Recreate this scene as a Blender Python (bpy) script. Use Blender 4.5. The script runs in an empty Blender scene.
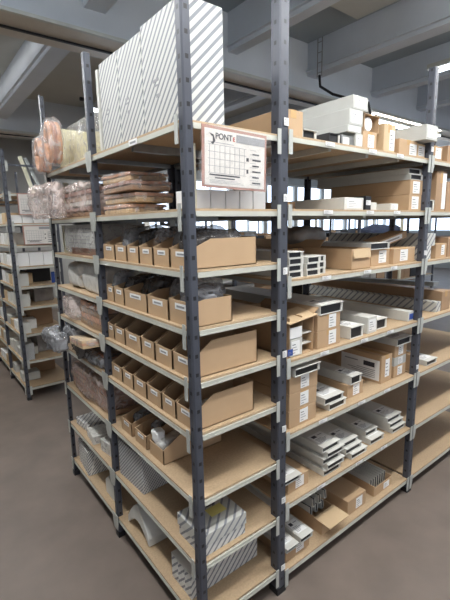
import bpy, bmesh, math, random
from mathutils import Vector, Matrix, noise
random.seed(7)
C = bpy.context.scene.collection
R = math.radians

# ------------------------------------------------------------------ materials
def lin(c):
    return tuple((v/12.92 if v <= .04045 else ((v+.055)/1.055)**2.4) for v in [k/255 for k in c]) + (1,)
MATS = {}
def mat(name, col, rough=.6, metal=0, var=.12, scale=8, bump=0, bscale=60, spec=.5, stretch=None):
    m = bpy.data.materials.new(name); m.use_nodes = True
    nt = m.node_tree; n = nt.nodes; l = nt.links; b = n['Principled BSDF']
    b.inputs['Roughness'].default_value = rough; b.inputs['Metallic'].default_value = metal
    b.inputs['Specular IOR Level'].default_value = spec
    tc = n.new('ShaderNodeTexCoord'); mp = n.new('ShaderNodeMapping'); l.new(tc.outputs['Object'], mp.inputs[0])
    if stretch: mp.inputs['Scale'].default_value = stretch
    nz = n.new('ShaderNodeTexNoise'); nz.inputs['Scale'].default_value = scale; nz.inputs['Detail'].default_value = 4
    l.new(mp.outputs[0], nz.inputs[0])
    cr = n.new('ShaderNodeValToRGB'); c = lin(col)
    cr.color_ramp.elements[0].position = .3; cr.color_ramp.elements[1].position = .7
    cr.color_ramp.elements[0].color = tuple(v*(1-var) for v in c[:3])+(1,)
    cr.color_ramp.elements[1].color = tuple(min(1, v*(1+var)) for v in c[:3])+(1,)
    l.new(nz.outputs['Fac'], cr.inputs[0]); l.new(cr.outputs[0], b.inputs['Base Color'])
    if bump:
        n2 = n.new('ShaderNodeTexNoise'); n2.inputs['Scale'].default_value = bscale; n2.inputs['Detail'].default_value = 5
        l.new(tc.outputs['Object'], n2.inputs[0])
        bp = n.new('ShaderNodeBump'); bp.inputs['Strength'].default_value = bump; bp.inputs['Distance'].default_value = .01
        l.new(n2.outputs['Fac'], bp.inputs['Height']); l.new(bp.outputs[0], b.inputs['Normal'])
    MATS[name] = m
    return m
def striped(name, base, stripe, freq, duty, vec=(1, -1, 1), dash=0, dvec=(1, 1, -1)):
    m = mat(name, base, .55, var=.04)
    nt = m.node_tree; n = nt.nodes; l = nt.links; b = n['Principled BSDF']
    tc = [k for k in n if k.type == 'TEX_COORD'][0]; cr = [k for k in n if k.type == 'VALTORGB'][0]
    def band(v, f, d):
        dt = n.new('ShaderNodeVectorMath'); dt.operation = 'DOT_PRODUCT'; dt.inputs[1].default_value = v
        l.new(tc.outputs['Object'], dt.inputs[0])
        mu = n.new('ShaderNodeMath'); mu.operation = 'MULTIPLY'; mu.inputs[1].default_value = f; l.new(dt.outputs['Value'], mu.inputs[0])
        fr = n.new('ShaderNodeMath'); fr.operation = 'FRACT'; l.new(mu.outputs[0], fr.inputs[0])
        lt = n.new('ShaderNodeMath'); lt.operation = 'LESS_THAN'; lt.inputs[1].default_value = d; l.new(fr.outputs[0], lt.inputs[0])
        return lt
    f = band(vec, freq, duty).outputs[0]
    if dash:
        d2 = band(dvec, dash, .82); mm = n.new('ShaderNodeMath'); mm.operation = 'MULTIPLY'
        l.new(f, mm.inputs[0]); l.new(d2.outputs[0], mm.inputs[1]); f = mm.outputs[0]
    mx = n.new('ShaderNodeMix'); mx.data_type = 'RGBA'
    l.new(f, mx.inputs['Factor']); l.new(cr.outputs[0], mx.inputs['A']); mx.inputs['B'].default_value = lin(stripe)
    l.new(mx.outputs['Result'], b.inputs['Base Color'])
    return m
def plastic(name, col, opacity=.4, rough=.15, bump=.9):
    m = bpy.data.materials.new(name); m.use_nodes = True
    nt = m.node_tree; n = nt.nodes; l = nt.links; b = n['Principled BSDF']
    b.inputs['Base Color'].default_value = lin(col); b.inputs['Roughness'].default_value = rough
    b.inputs['Specular IOR Level'].default_value = .8
    tc = n.new('ShaderNodeTexCoord'); n2 = n.new('ShaderNodeTexNoise'); n2.inputs['Scale'].default_value = 14
    n2.inputs['Detail'].default_value = 3; n2.inputs['Distortion'].default_value = 1.5
    l.new(tc.outputs['Object'], n2.inputs[0])
    bp = n.new('ShaderNodeBump'); bp.inputs['Strength'].default_value = bump; bp.inputs['Distance'].default_value = .02
    l.new(n2.outputs['Fac'], bp.inputs['Height']); l.new(bp.outputs[0], b.inputs['Normal'])
    tr = n.new('ShaderNodeBsdfTransparent'); mx = n.new('ShaderNodeMixShader')
    mr = n.new('ShaderNodeMapRange'); mr.inputs['From Min'].default_value = .35; mr.inputs['From Max'].default_value = .65
    mr.inputs['To Min'].default_value = max(0, opacity-.2); mr.inputs['To Max'].default_value = min(1, opacity+.25)
    l.new(n2.outputs['Fac'], mr.inputs['Value']); l.new(mr.outputs[0], mx.inputs[0])
    l.new(tr.outputs[0], mx.inputs[1]); l.new(b.outputs[0], mx.inputs[2]); l.new(mx.outputs[0], n['Material Output'].inputs['Surface'])
    MATS[name] = m
    return m
def glow(name, col, s):
    m = bpy.data.materials.new(name); m.use_nodes = True; b = m.node_tree.nodes['Principled BSDF']
    b.inputs['Base Color'].default_value = lin(col)
    b.inputs['Emission Color'].default_value = lin(col); b.inputs['Emission Strength'].default_value = s
    MATS[name] = m
    return m
def punched(m, off, px=.007, pitch=.0785, oval=.2):
    k = m.copy(); k.name = m.name+'_punched'; nt = k.node_tree; n = nt.nodes; l = nt.links; b = n['Principled BSDF']
    tc = [q for q in n if q.type == 'TEX_COORD'][0]; cr = [q for q in n if q.type == 'VALTORGB'][0]
    sx = n.new('ShaderNodeSeparateXYZ'); l.new(tc.outputs['Object'], sx.inputs[0])
    def M(op, a, bb):
        q = n.new('ShaderNodeMath'); q.operation = op
        for i, v in enumerate((a, bb)):
            if v is None: continue
            if isinstance(v, (int, float)): q.inputs[i].default_value = v
            else: l.new(v, q.inputs[i])
        return q.outputs[0]
    u_ = M('MAXIMUM', M('ABSOLUTE', sx.outputs[0], None), M('ABSOLUTE', sx.outputs[1], None))
    du = M('LESS_THAN', M('ABSOLUTE', M('SUBTRACT', u_, off), None), px)
    dz = M('LESS_THAN', M('FRACT', M('DIVIDE', sx.outputs[2], pitch), None), oval)
    f = M('MULTIPLY', du, dz)
    mx = n.new('ShaderNodeMix'); mx.data_type = 'RGBA'; l.new(f, mx.inputs['Factor']); l.new(cr.outputs[0], mx.inputs['A']); mx.inputs['B'].default_value = (.01, .01, .012, 1)
    l.new(mx.outputs['Result'], b.inputs['Base Color']); return k
post_m = mat('post_paint', (72, 75, 84), .42, .1, .08, 5)
dark_m = mat('black_paint', (30, 31, 35), .5, 0, .1)
conn_m = mat('connector_paint', (184, 186, 180), .4, .1, .06)
beam_m = mat('cream_beam', (194, 194, 183), .45, .1, .05)
galv_m = mat('galvanised', (150, 152, 150), .35, .7, .12, 20)
board_m = mat('chipboard', (180, 155, 124), .65, 0, .10, 90, .08, 300)
card_m = mat('cardboard', (186, 156, 122), .75, 0, .05, 4, .05, 120)
card2_m = mat('cardboard_dark', (164, 134, 104), .75, 0, .06, 4, .05, 120)
cardi_m = mat('cardboard_pale', (200, 174, 138), .75, 0, .05, 4)
white_m = mat('white_carton', (208, 207, 200), .5, 0, .08, 9)
greyw_m = mat('grey_carton', (190, 190, 184), .55, 0, .08, 6)
paper_m = mat('paper', (236, 236, 234), .6, 0, .02)
sheet2_m = mat('poster_paper', (216, 211, 204), .6, 0, .03)
ink_m = mat('ink', (60, 60, 66), .6, 0, .1)
greyink_m = mat('grey_ink', (150, 150, 152), .6, 0, .1)
pink_m = mat('faded_red', (168, 126, 112), .5, 0, .1)
red_m = mat('red_ink', (190, 70, 55), .5)
blue_m = mat('blue_print', (45, 75, 150), .5)
yellow_m = mat('yellow_paper', (226, 214, 130), .6)
tape_m = mat('tape', (200, 165, 118), .25, 0, .04)
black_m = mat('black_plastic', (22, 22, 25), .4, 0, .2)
orange_m = mat('orange_panel', (200, 152, 122), .6, 0, .12)
brown_m = mat('brown_panel', (172, 140, 114), .6, 0, .15)
redbrown_m = mat('redbrown', (172, 128, 110), .55, 0, .2)
sheet_m = mat('pale_sheet', (212, 206, 168), .5, 0, .06)
perf_m = mat('cream_strip', (224, 220, 196), .5, 0, .05)
denim_m = mat('blue_cloth', (62, 72, 96), .8, 0, .2, 20, .3)
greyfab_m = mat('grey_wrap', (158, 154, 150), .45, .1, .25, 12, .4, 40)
wood_m = mat('plank', (188, 170, 140), .6, 0, .1)
steel_m = mat('ceiling_steel', (192, 184, 172), .4, .1, .12, 3, 0, 60, .5, (1, .2, 1))
rib_m = mat('rib_paint', (196, 203, 212), .6, 0, .06, 2)
slab_m = mat('slab_paint', (184, 186, 182), .8, 0, .05, 2)
slab2_m = mat('slab_blue', (150, 160, 166), .8, 0, .05, 2)
gird_m = mat('girder_paint', (200, 206, 212), .6, 0, .05, 2)
wall_m = mat('wall_paint', (168, 168, 165), .8, 0, .05, 1)
floor_m = mat('concrete_floor', (117, 105, 96), .5, 0, .13, 3.5, .06, 40)
cable_m = mat('cable', (20, 20, 22), .5)
s_big = striped('striped_tall', (200, 200, 194), (126, 129, 134), 25, .40, (-1, 1, 1), 0)
s_side = striped('striped_wide', (200, 200, 194), (132, 134, 140), 19, .3, (-1, 1, 1), 0)
s_small = striped('striped_small', (212, 212, 208), (128, 130, 136), 24, .34, (-1, 1, 1), 0)
s_chk = striped('checked', (196, 196, 194), (118, 120, 124), 46, .5, (-1, 1, 1), 60, (1, -1, 1))
s_herr = striped('herring', (222, 220, 214), (124, 126, 130), 42, .42, (-1, 1, 1), 14, (1, 1, -.3))
clear_m = plastic('clear_film', (236, 232, 230), .16)
thin_m = plastic('thin_film', (240, 236, 234), .08, .1, .7)
milky_m = plastic('milky_film', (226, 224, 218), 1.0, .35, .4)
pinkf_m = plastic('pinkish_film', (228, 210, 202), .36)
greyf_m = plastic('smoky_film', (168, 170, 174), .55, .12)
darkf_m = plastic('dark_film', (92, 88, 86), .8, .12)
lamp_m = glow('lamp_glow', (235, 245, 255), 9)
sky_m = glow('window_daylight', (214, 232, 255), 2.6)

# ------------------------------------------------------------------ mesh helpers
class MB:
    def __init__(s): s.v = []; s.f = []; s.mi = []
    def poly(s, vs, fs, mi=0):
        o = len(s.v); s.v += [tuple(v) for v in vs]; s.f += [tuple(i+o for i in f) for f in fs]; s.mi += [mi]*len(fs); return s
    def box(s, x0, x1, y0, y1, z0, z1, mi=0):
        return s.poly([(x0,y0,z0),(x1,y0,z0),(x1,y1,z0),(x0,y1,z0),(x0,y0,z1),(x1,y0,z1),(x1,y1,z1),(x0,y1,z1)],
            [(3,2,1,0),(4,5,6,7),(0,1,5,4),(1,2,6,5),(2,3,7,6),(3,0,4,7)], mi)
    def prism(s, pts, axis, a, b, mi=0):
        # pts in the plane across the axis: x -> (y,z), y -> (x,z), z -> (x,y)
        def P(p, t): return (t,p[0],p[1]) if axis == 'x' else ((p[0],t,p[1]) if axis == 'y' else (p[0],p[1],t))
        n = len(pts); vs = [P(p, a) for p in pts]+[P(p, b) for p in pts]
        fs = [tuple(range(n))[::-1], tuple(range(n, 2*n))]+[(i, (i+1) % n, n+(i+1) % n, n+i) for i in range(n)]
        return s.poly(vs, fs, mi)
    def tube(s, pts, r, n=8, mi=0):
        pts = [Vector(p) for p in pts]; rings = []
        for i, p in enumerate(pts):
            t = (pts[min(i+1, len(pts)-1)]-pts[max(i-1, 0)]).normalized()
            a = t.orthogonal().normalized() if i == 0 else (rings[-1][1]-t*rings[-1][1].dot(t)).normalized()
            b = t.cross(a); rings.append(([p+(a*math.cos(k*2*math.pi/n)+b*math.sin(k*2*math.pi/n))*r for k in range(n)], a))
        vs = [v for rg in rings for v in rg[0]]; fs = []
        for i in range(len(pts)-1):
            for k in range(n): fs.append((i*n+k, i*n+(k+1) % n, (i+1)*n+(k+1) % n, (i+1)*n+k))
        fs += [tuple(range(n))[::-1], tuple(range((len(pts)-1)*n, len(pts)*n))]
        return s.poly(vs, fs, mi)
    def xf(s, M):
        s.v = [tuple(M @ Vector(v)) for v in s.v]; return s
    def build(s, name, m, parent=None, origin=(0,0,0), smooth=False, bevel=0):
        me = bpy.data.meshes.new(name); o = Vector(origin)
        me.from_pydata([tuple(Vector(v)-o) for v in s.v], [], s.f)
        for k in (m if isinstance(m, (list, tuple)) else [m]): me.materials.append(k)
        me.polygons.foreach_set('material_index', s.mi)
        bm = bmesh.new(); bm.from_mesh(me); bmesh.ops.recalc_face_normals(bm, faces=bm.faces); bm.to_mesh(me); bm.free()
        if smooth: me.polygons.foreach_set('use_smooth', [True]*len(me.polygons))
        ob = bpy.data.objects.new(name, me); C.objects.link(ob); ob.location = o
        if parent is not None: ob.parent = parent
        if bevel:
            bv = ob.modifiers.new('bevel', 'BEVEL'); bv.width = bevel; bv.segments = 1; bv.limit_method = 'ANGLE'
        return ob
def tag(o, label=None, cat=None, group=None, kind=None):
    if label: o['label'] = label
    if cat: o['category'] = cat
    if group: o['group'] = group
    if kind: o['kind'] = kind
    return o
def empty(name, loc, label=None, cat=None, group=None, rz=0):
    o = bpy.data.objects.new(name, None); C.objects.link(o); o.location = loc; o.rotation_euler.z = R(rz); o.empty_display_size = .1
    return tag(o, label, cat, group)
def struct(name, mb, m): return tag(mb.build(name, m), kind='structure')

def lump(sx, sy, sz, seed=0, amp=.02, freq=9, n=14, sq=.35):
    """a rumpled soft body standing on z=0, boxy by sq, with folds"""
    bm = bmesh.new(); bmesh.ops.create_icosphere(bm, subdivisions=4, radius=1)
    mb = MB(); off = Vector((seed*3.7, seed*1.3, seed*2.1)); vs = []
    for v in bm.verts:
        p = v.co.copy()
        q = Vector([math.copysign(abs(c)**sq, c) for c in p]); mx = max(1, q.length/1.45); q /= mx
        w = Vector((q.x*sx/2, q.y*sy/2, q.z*sz/2))
        d = noise.noise(w*freq+off)*amp + (abs(noise.noise(w*freq*2.3+off))-.2)*amp*.8
        w += p.normalized()*d; w.z = max(w.z, -sz/2); vs.append(w+Vector((0,0,sz/2)))
    bm.verts.index_update()
    mb.poly(vs, [tuple(v.index for v in f.verts) for f in bm.faces]); bm.free()
    return mb

# ------------------------------------------------------------------ small printed things
def label_plate(parent, face, u0, u1, v0, v1, at, name='shipping_label', style=0, m=None):
    """thin printed paper on a face. face '-y': u=x ; face '-x': u=y ; v=z (local to parent)"""
    mb = MB(); t = .0012
    def bx(a, b, c, d, k, mi):
        if face == '-y': mb.box(a, b, at-k, at+.0004, c, d, mi)
        elif face == '-x': mb.box(at-k, at+.0004, a, b, c, d, mi)
        elif face == '+z': mb.box(a, b, c, d, at-.0004, at+k, mi)
    bx(u0, u1, v0, v1, t, 0); w = u1-u0; h = v1-v0
    if style == 0:
        for i in range(4):
            a = .12+.2*i; bx(u0+w*.1, u0+w*(.45+.4*((i*37) % 10)/10), v0+h*a, v0+h*(a+.05), t*1.5, 1 if i == 3 else 2)
    elif style == 1:
        bx(u0+w*.15, u0+w*.85, v0+h*.3, v0+h*.65, t*1.5, 2)
    elif style == 2:
        bx(u0+w*.12, u0+w*.4, v0+h*.62, v0+h*.85, t*1.5, 1)
        for i in range(5): bx(u0+w*.1, u0+w*(.5+.35*((i*53) % 10)/10), v0+h*(.1+.09*i), v0+h*(.13+.09*i), t*1.5, 2)
        bx(u0+w*.55, u0+w*.9, v0+h*.75, v0+h*.8, t*1.5, 2)
    return mb.build(name, [m or paper_m, ink_m, greyink_m], parent)

def carton(x0, x1, y0, y1, z0, h, m, label, cat='cardboard box', group=None, name='cardboard_box', rz=0, tape=True,
           lab=None, style=0, bevel=.002, side=None):
    cx, cy = (x0+x1)/2, (y0+y1)/2; w = (x1-x0)/2; d = (y1-y0)/2
    mb = MB().box(-w, w, -d, d, 0, h)
    o = mb.build(name, m, bevel=bevel); o.location = (cx, cy, z0); o.rotation_euler.z = R(rz); tag(o, label, cat, group)
    if tape:
        tw = min(.02, w*.3)
        t = MB().box(-tw, tw, -d-.0006, d+.0006, h-.0003, h+.0007).box(-tw, tw, -d-.0008, -d+.0003, h*.7, h+.0006)
        t.build('packing_tape', tape_m, o)
        MB().box(-.0012, .0012, -d, d, h-.0003, h+.0010).build('flap_seam', card2_m if m not in (white_m, greyw_m) else greyw_m, o)
    if lab:
        u0, u1, v0, v1 = lab; label_plate(o, '-y', -w+2*w*u0, -w+2*w*u1, h*v0, h*v1, -d, style=style)
    if side:
        u0, u1, v0, v1 = side; label_plate(o, '-x', -d+2*d*u0, -d+2*d*u1, h*v0, h*v1, -w, style=2)
    return o

def channel(x0, x1, y0, y1, z0, h, label, group=None, name='profile_carton', flap=True, m=None, rz=0, cat='long carton', lab=True):
    """long white carton, its near end open on the black profile inside"""
    m = m or white_m; w = (x1-x0)/2; d = (y1-y0)/2; t = .004
    mb = MB().box(-w, w, -d, d, 0, t).box(-w, w, -d-(.007 if flap else 0), d, h-t, h).box(-w, -w+t, -d, d, t, h-t).box(w-t, w, -d, d, t, h-t).box(-w+t, w-t, d-t, d, t, h-t)
    o = mb.build(name, m); o.location = ((x0+x1)/2, (y0+y1)/2, z0); o.rotation_euler.z = R(rz+random.uniform(-.7, .7)); tag(o, label, cat, group)
    MB().box(-w+t, w-t*3.5, -d+.006, -d+.5*min(2*d, .4), t, h-t*1.2).build('profile_end', black_m, o)
    MB().box(w-t*3.4, w-t, -d+.001, -d+.2, t, h-t).build('foam_wedge', white_m, o)
    if lab: label_plate(o, '+z', -w*.75, w*.75, -d+.03, -d+.13, h, name='printed_label', style=2)
    return o

def bin_box(y0, y1, z, depth, H, hf, label, x0=.012, group='open cardboard bins', lab=True, m=None, yaw=0):
    """open bin, low front facing -X, side walls stepping up to full height"""
    m = m or card_m; w = (y1-y0)/2; t = .004; slope = min(.1, depth*.3)
    prof = [(0, 0), (depth, 0), (depth, H), (slope, H), (0, hf)]
    mb = MB().box(0, depth, -w, w, 0, t).box(0, t, -w, w, t, hf).box(depth-t, depth, -w, w, t, H)
    mb.prism(prof, 'y', -w, -w+t).prism(prof, 'y', w-t, w)
    o = mb.build('cardboard_bin', m); o.location = (x0, (y0+y1)/2, z); o.rotation_euler.z = R(yaw); tag(o, label, 'bin', group)
    if lab: label_plate(o, '-x', -w*.5, w*.45, hf*.62, hf*.88, 0, name='bin_label', style=1)
    return o

# ================================================================== SETTING
H1 = [2.315, 2.0, 1.765, 1.531, 1.311, 1.079, .773, .457, .145]
G2 = [2.32, 2.002, 1.677, 1.28, .897, .504, .109]
AX = .497; YD = .926; YE = 1.775; XC = 1.804; XG = 3.11; YR = .97

struct('floor', MB().box(-5, 17, -4, 9.2, -.1, 0), floor_m)
struct('ceiling', MB().box(-5, 17, -4, 2.2, 3.9, 4.05), slab2_m)
struct('ceiling.001', MB().box(-5, 17, 2.2, 9.2, 3.9, 4.05), slab_m)
# deep ribs along Y and girders along X
n = 0
ribx = [(-1.9, -1.72), (-.72, -.54), (.43, .60), (1.82, 1.93), (2.96, 3.12), (4.22, 4.36), (5.4, 5.54), (6.6, 6.74), (7.8, 7.94), (9.0, 9.14)]
for a, b in ribx:
    for (ya, yb) in ((-4, 2.0), (2.42, 5.8), (6.2, 9)):
        n += 1; struct('trim_%d' % n, MB().box(a, b, ya, yb, 3.56, 3.9).box(a-.03, b+.03, ya, yb, 3.60, 3.615), rib_m)
for ya in (2.0, 5.8):
    n += 1; struct('trim_%d' % n, MB().box(-5, 17, ya, ya+.42, 3.41, 3.9), gird_m)
    n += 1; struct('trim_%d' % n, MB().box(-5, 17, ya-.025, ya+.005, 3.385, 3.4095), conn_m)
    n += 1; struct('trim_%d' % n, MB().box(-5, 17, ya+.01, ya+.42, 3.40, 3.4095), steel_m)
    n += 1; struct('trim_%d' % n, MB().box(-5, 17, ya+.24, ya+.262, 3.385, 3.3995), dark_m)
for x, y in ((2.4, -.4),):
    n += 1; struct('trim_%d' % n, MB().box(2.04, 2.86, -4, 1.3, 3.86, 3.9), slab_m)
struct('wall_back', MB().box(-5, 17, 9.0, 9.2, 0, 1.5).box(-5, 17, 9.0, 9.2, 3.3, 3.9).box(-5, 3.0, 9.0, 9.2, 1.5, 3.3), wall_m)
struct('wall_right', MB().box(16.8, 17, -4, 9, 0, 1.5).box(16.8, 17, -4, 9, 3.3, 3.9), wall_m)
struct('wall_left', MB().box(-5.2, -5, -4, 9.2, 0, 3.9), wall_m)
wi = 0
def window(mbf, mbg):
    global wi
    wi += 1; f = struct('window_%d' % wi, mbf, greyw_m); mbg.build('pane', sky_m, f)
x = 3.0
while x < 16.5:
    window(MB().box(x, x+.08, 8.98, 9.1, 1.5, 3.3).box(x+1.4, x+1.5, 8.98, 9.1, 1.5, 3.3).box(x+.08, x+1.4, 8.98, 9.1, 1.5, 1.56).box(x+.08, x+1.4, 8.98, 9.1, 3.24, 3.3).box(x+.7, x+.74, 9.0, 9.08, 1.56, 3.24),
           MB().box(x+.08, x+.7, 9.08, 9.09, 1.56, 3.24).box(x+.74, x+1.4, 9.08, 9.09, 1.56, 3.24)); x += 1.5
y = -4.0
while y < 8.9:
    window(MB().box(16.8, 16.9, y, y+.08, 1.5, 3.3).box(16.8, 16.9, y+1.5, y+1.6, 1.5, 3.3).box(16.8, 16.9, y+.08, y+1.5, 1.5, 1.56).box(16.8, 16.9, y+.08, y+1.5, 3.24, 3.3),
           MB().box(16.88, 16.89, y+.08, y+1.5, 1.56, 3.24)); y += 1.6

# ceiling lamps the photo shows, the aisle lamps overhead and an added lamp for the back wall
def lamp(x, y, z, lx, ly, label, power=0, name='strip_lamp', group=None, up=0):
    t = empty(name, (x, y, z), label, 'ceiling lamp', group)
    MB().box(-lx/2-.02, lx/2+.02, -ly/2-.02, ly/2+.02, .0, .05).build('housing', greyw_m, t)
    MB().box(-lx/2, lx/2, -ly/2, ly/2, -.02, -.0005).build('diffuser', lamp_m, t)
    MB().tube([(0, 0, .05), (0, 0, 3.9-z)], .006, 6).build('hanger_rod', galv_m, t)
    if power:
        L = bpy.data.lights.new('lamp_light', 'AREA'); L.shape = 'RECTANGLE'; L.size = lx; L.size_y = ly; L.energy = power
        L.color = (1, .965, .92)
        o = bpy.data.objects.new('lamp_light', L); C.objects.link(o); o.parent = t; o.location = (0, 0, -.035)
        if up:
            L = L.copy(); L.energy = up; o = bpy.data.objects.new('ceiling_fill', L); C.objects.link(o); o.parent = t; o.location = (0, 0, .06); o.rotation_euler.x = math.pi  # added upward fill light, only there to brighten the ceiling
lamp(1.50, 4.35, 3.50, .36, .10, 'bright strip lamp glimpsed beyond the striped cartons, over the far left bay', 6)
lamp(5.4, 2.12, 3.33, 1.9, .10, 'long strip lamp under the girder above the right-hand rack', 10, up=35)
lamp(3.78, .55, 3.50, .10, .9, 'strip lamp under the rib near the right edge beside the tall post', 5)
lamp(9.2, 3.6, 2.9, 2.2, .12, 'far strip lamp seen low between the two top shelves at the right edge', 10, up=20)
AISLE = dict(group='aisle strip lamps behind the camera')
lamp(-.75, 2.0, 3.45, .14, 9.0, 'long strip lamp over the aisle beside the corner rack', 92, up=225)
lamp(2.45, -.9, 3.45, 6.0, .14, 'long strip lamp over the aisle before the long rack', 92, up=225)

lamp(4.6, 7.4, 3.45, 3.0, .14, 'added unseen strip lamp far behind the racks, brightening the back wall', 90, up=60)  # added lamp, hidden behind the racks to lift the dark far wall
# cable hanger on the rib
t = empty('cable_hanger', (2.9, 1.78, 3.49), 'thin wire ladder bracket hanging from the ceiling rib above the long white cartons', 'cable bracket')
MB().tube([(0,-.03,0),(0,-.03,.38)], .006, 6).tube([(0,.03,0),(0,.03,.38)], .006, 6).build('rail', galv_m, t)
m_ = MB()
for k in range(4): m_.tube([(0,-.03,.04+k*.1),(0,.03,.04+k*.1)], .005, 6)
m_.build('rung', galv_m, t)
MB().tube([(0,0,.01),(-.02,-.03,-.11),(0,-.18,-.22),(.08,-.36,-.30),(.2,-.48,-.34),(.24,-.5,-.5)], .014, 8).build('power_cable', cable_m, t)
t = empty('smoke_detector', (1.13, 4.0, 3.5), 'small dark ceiling camera fixture left of the bright far lamp', 'camera')
MB().tube([(0,0,.4),(0,0,.02)], .005, 6).build('stem', cable_m, t); MB().tube([(-.05,0,0),(.05,0,0)], .022, 10).build('housing', cable_m, t)
t.name = 'ceiling_camera'

# ================================================================== RACKS
PM = {f: punched(post_m, f*.56) for f in (.036, .052, .034, .042, .04)}
def upright(parent, x, y, sx, sy, top, f=.036, name='upright', holes=True, mat_=None):
    """L angle, corner at (x,y), flanges running towards +sx and +sy, square punch holes"""
    t = .0035; c = .006; mb = MB()
    def sgn(px, py): return (x+sx*px, y+sy*py)
    pts = [sgn(c, 0), sgn(f, 0), sgn(f, t), sgn(c+t*.6, t), sgn(t, c+t*.6), sgn(t, f), sgn(0, f), sgn(0, c)]
    mb.prism(pts, 'z', .012, top)
    o = mb.build(name, (PM[f] if holes else (mat_ or post_m)), parent, origin=(x, y, 0))
    a, b = sorted((-sx*.004, sx*(f+.006))); c_, d = sorted((-sy*.004, sy*(f+.006)))
    MB().box(a, b, c_, d, 0, .035).build('foot', dark_m, o)
    return o
BH = .025
def connector(c, axis, p, q, at, w, m, o):
    """one bracket plate; p its post-side edge, q the way it points along the beam, at = outer plane pair"""
    k = .62 if w > .028 else 1
    pts = [(p, .018), (p+q*w, .018), (p+q*w, -.035), (p+q*w*k, -.085), (p, -.085)]
    MB().prism(pts, axis, *at).build('end_connector', conn_m, o)
def beam_x(parent, x0, x1, y, z, face=-1, m=None, conn=(1, 1), over=(.006, .006), w=.024):
    """beam along X with outer face at y"""
    m = m or beam_m; a, b = sorted((y, y-face*.009))
    o = MB().box(x0, x1, a, b, -BH-.006, -.0105).box(x0, x1, *sorted((y+face*.0015, y-face*.004)), -BH-.006, -BH).build('beam', m, parent); o.location.z = z
    yy = sorted((y+face*.012, y+face*.008))
    if conn and conn[0]: connector(None, 'y', x0-over[0], 1, yy, w, m, o)
    if conn and conn[1]: connector(None, 'y', x1+over[1], -1, yy, w, m, o)
    return o
def beam_y(parent, y0, y1, x, z, face=-1, m=None, conn=(1, 1), over=(.006, .006), w=(.024, .024)):
    m = m or beam_m
    o = MB().box(*sorted((x, x-face*.009)), y0, y1, -BH-.006, -.0105).box(*sorted((x+face*.0015, x-face*.004)), y0, y1, -BH-.006, -BH).build('beam', m, parent); o.location.z = z
    xx = sorted((x+face*.012, x+face*.008))
    if conn and conn[0]: connector(None, 'x', y0-over[0], 1, xx, w[0], m, o)
    if conn and conn[1]: connector(None, 'x', y1+over[1], -1, xx, w[1], m, o)
    return o
def board(parent, x0, x1, y0, y1, z):
    o = MB().box(x0, x1, y0, y1, -.010, -.0005).build('shelf_board', board_m, parent); o.location.z = z
def shelf_tag(parent, x, y, z, face='-y', w=.028, h=.032, blue=False):
    label_plate(parent, face, (x if face == '-y' else y)-w/2, (x if face == '-y' else y)+w/2, z, z+h, y if face == '-y' else x, name='location_tag', style=0)

rack = empty('storage_rack', (0, 0, 0), 'tall nine-level shelving rack at the near corner, holding cardboard bins', 'shelving rack')
TOP = 2.82
upright(rack, -.012, -.012, 1, 1, TOP+.3); upright(rack, AX-.028, -.014, 1, 1, TOP+.3, f=.052)
upright(rack, -.012, YD-.017, 1, 1, TOP, f=.034); upright(rack, -.012, YE+.017, 1, -1, TOP, f=.034)
upright(rack, AX+.012, YD+.017, -1, -1, 2.6, f=.036); upright(rack, AX+.012, YE+.017, -1, -1, 2.6, f=.036)
bays = [(.02, YD-.02), (YD+.02, YE-.02)]
for z in H1:
    beam_x(rack, .028, AX-.03, -.010, z, conn=(0, 1), over=(0, .004), w=.02)
    for (ya, yb) in bays:
        beam_y(rack, ya+.006, yb-.004, -.010, z, over=(.004, .024) if ya < .1 else (.024, .024), w=(.020, .038) if ya < .1 else (.038, .034))
        beam_y(rack, ya, yb, AX+.010, z, 1, galv_m, conn=None)
        board(rack, -.0085, AX+.008, ya-.019, yb+.019, z)
        o = MB().box(.014, AX-.014, (ya+yb)/2-.012, (ya+yb)/2+.012, -.045, -.0106).build('support_bar', galv_m, rack); o.location.z = z
    o = MB().box(.014, AX-.014, YD-.005, YD+.010, -.034, -.0106).build('support_bar', galv_m, rack); o.location.z = z
    o = MB().box(.014, AX-.014, YE-.002, YE+.010, -.034, -.0106).build('support_bar', galv_m, rack); o.location.z = z

rack2 = empty('storage_rack', (XC, 0, 0), 'long seven-level shelving rack to the right, loaded with long cartons', 'shelving rack')
rack2.location = (0, 0, 0)
upright(rack2, XC-.01, -.014, 1, 1, 2.85, f=.042); upright(rack2, XG-.01, -.014, 1, 1, 2.85, f=.042)
upright(rack2, XC+.01, YR+.017, -1, -1, 2.6, f=.04); upright(rack2, XG+.01, YR+.017, -1, -1, 2.6, f=.04)
upright(rack2, AX+.1, YR+.017, -1, -1, 2.6, f=.04)
for z in G2:
    for (xa, xb) in ((AX+.032, XC-.014), (XC+.036, XG-.014)):
        beam_x(rack2, xa, xb, -.010, z, over=(.010, .006) if xa < 1 else (.03, .006), w=.024 if xa < 1 else .034); beam_x(rack2, xa, xb, YR+.012, z, 1, conn_m, conn=None)
        board(rack2, xa-.012, xb+.012, -.0085, YR+.008, z)
        o = MB().box((xa+xb)/2-.012, (xa+xb)/2+.012, .014, YR-.012, -.045, -.0106).build('support_bar', conn_m, rack2); o.location.z = z
        if z > 2:
            for fx in (.25, .75):
                o = MB().box(xa+(xb-xa)*fx-.01, xa+(xb-xa)*fx+.01, .014, YR-.012, -.04, -.0106).build('support_bar', conn_m, rack2); o.location.z = z
    for xx in (AX+.04, XC+.004):
        o = MB().box(xx-.01, xx+.01, .035, YR-.012, -.034, -.0106).build('support_bar', conn_m, rack2); o.location.z = z
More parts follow.
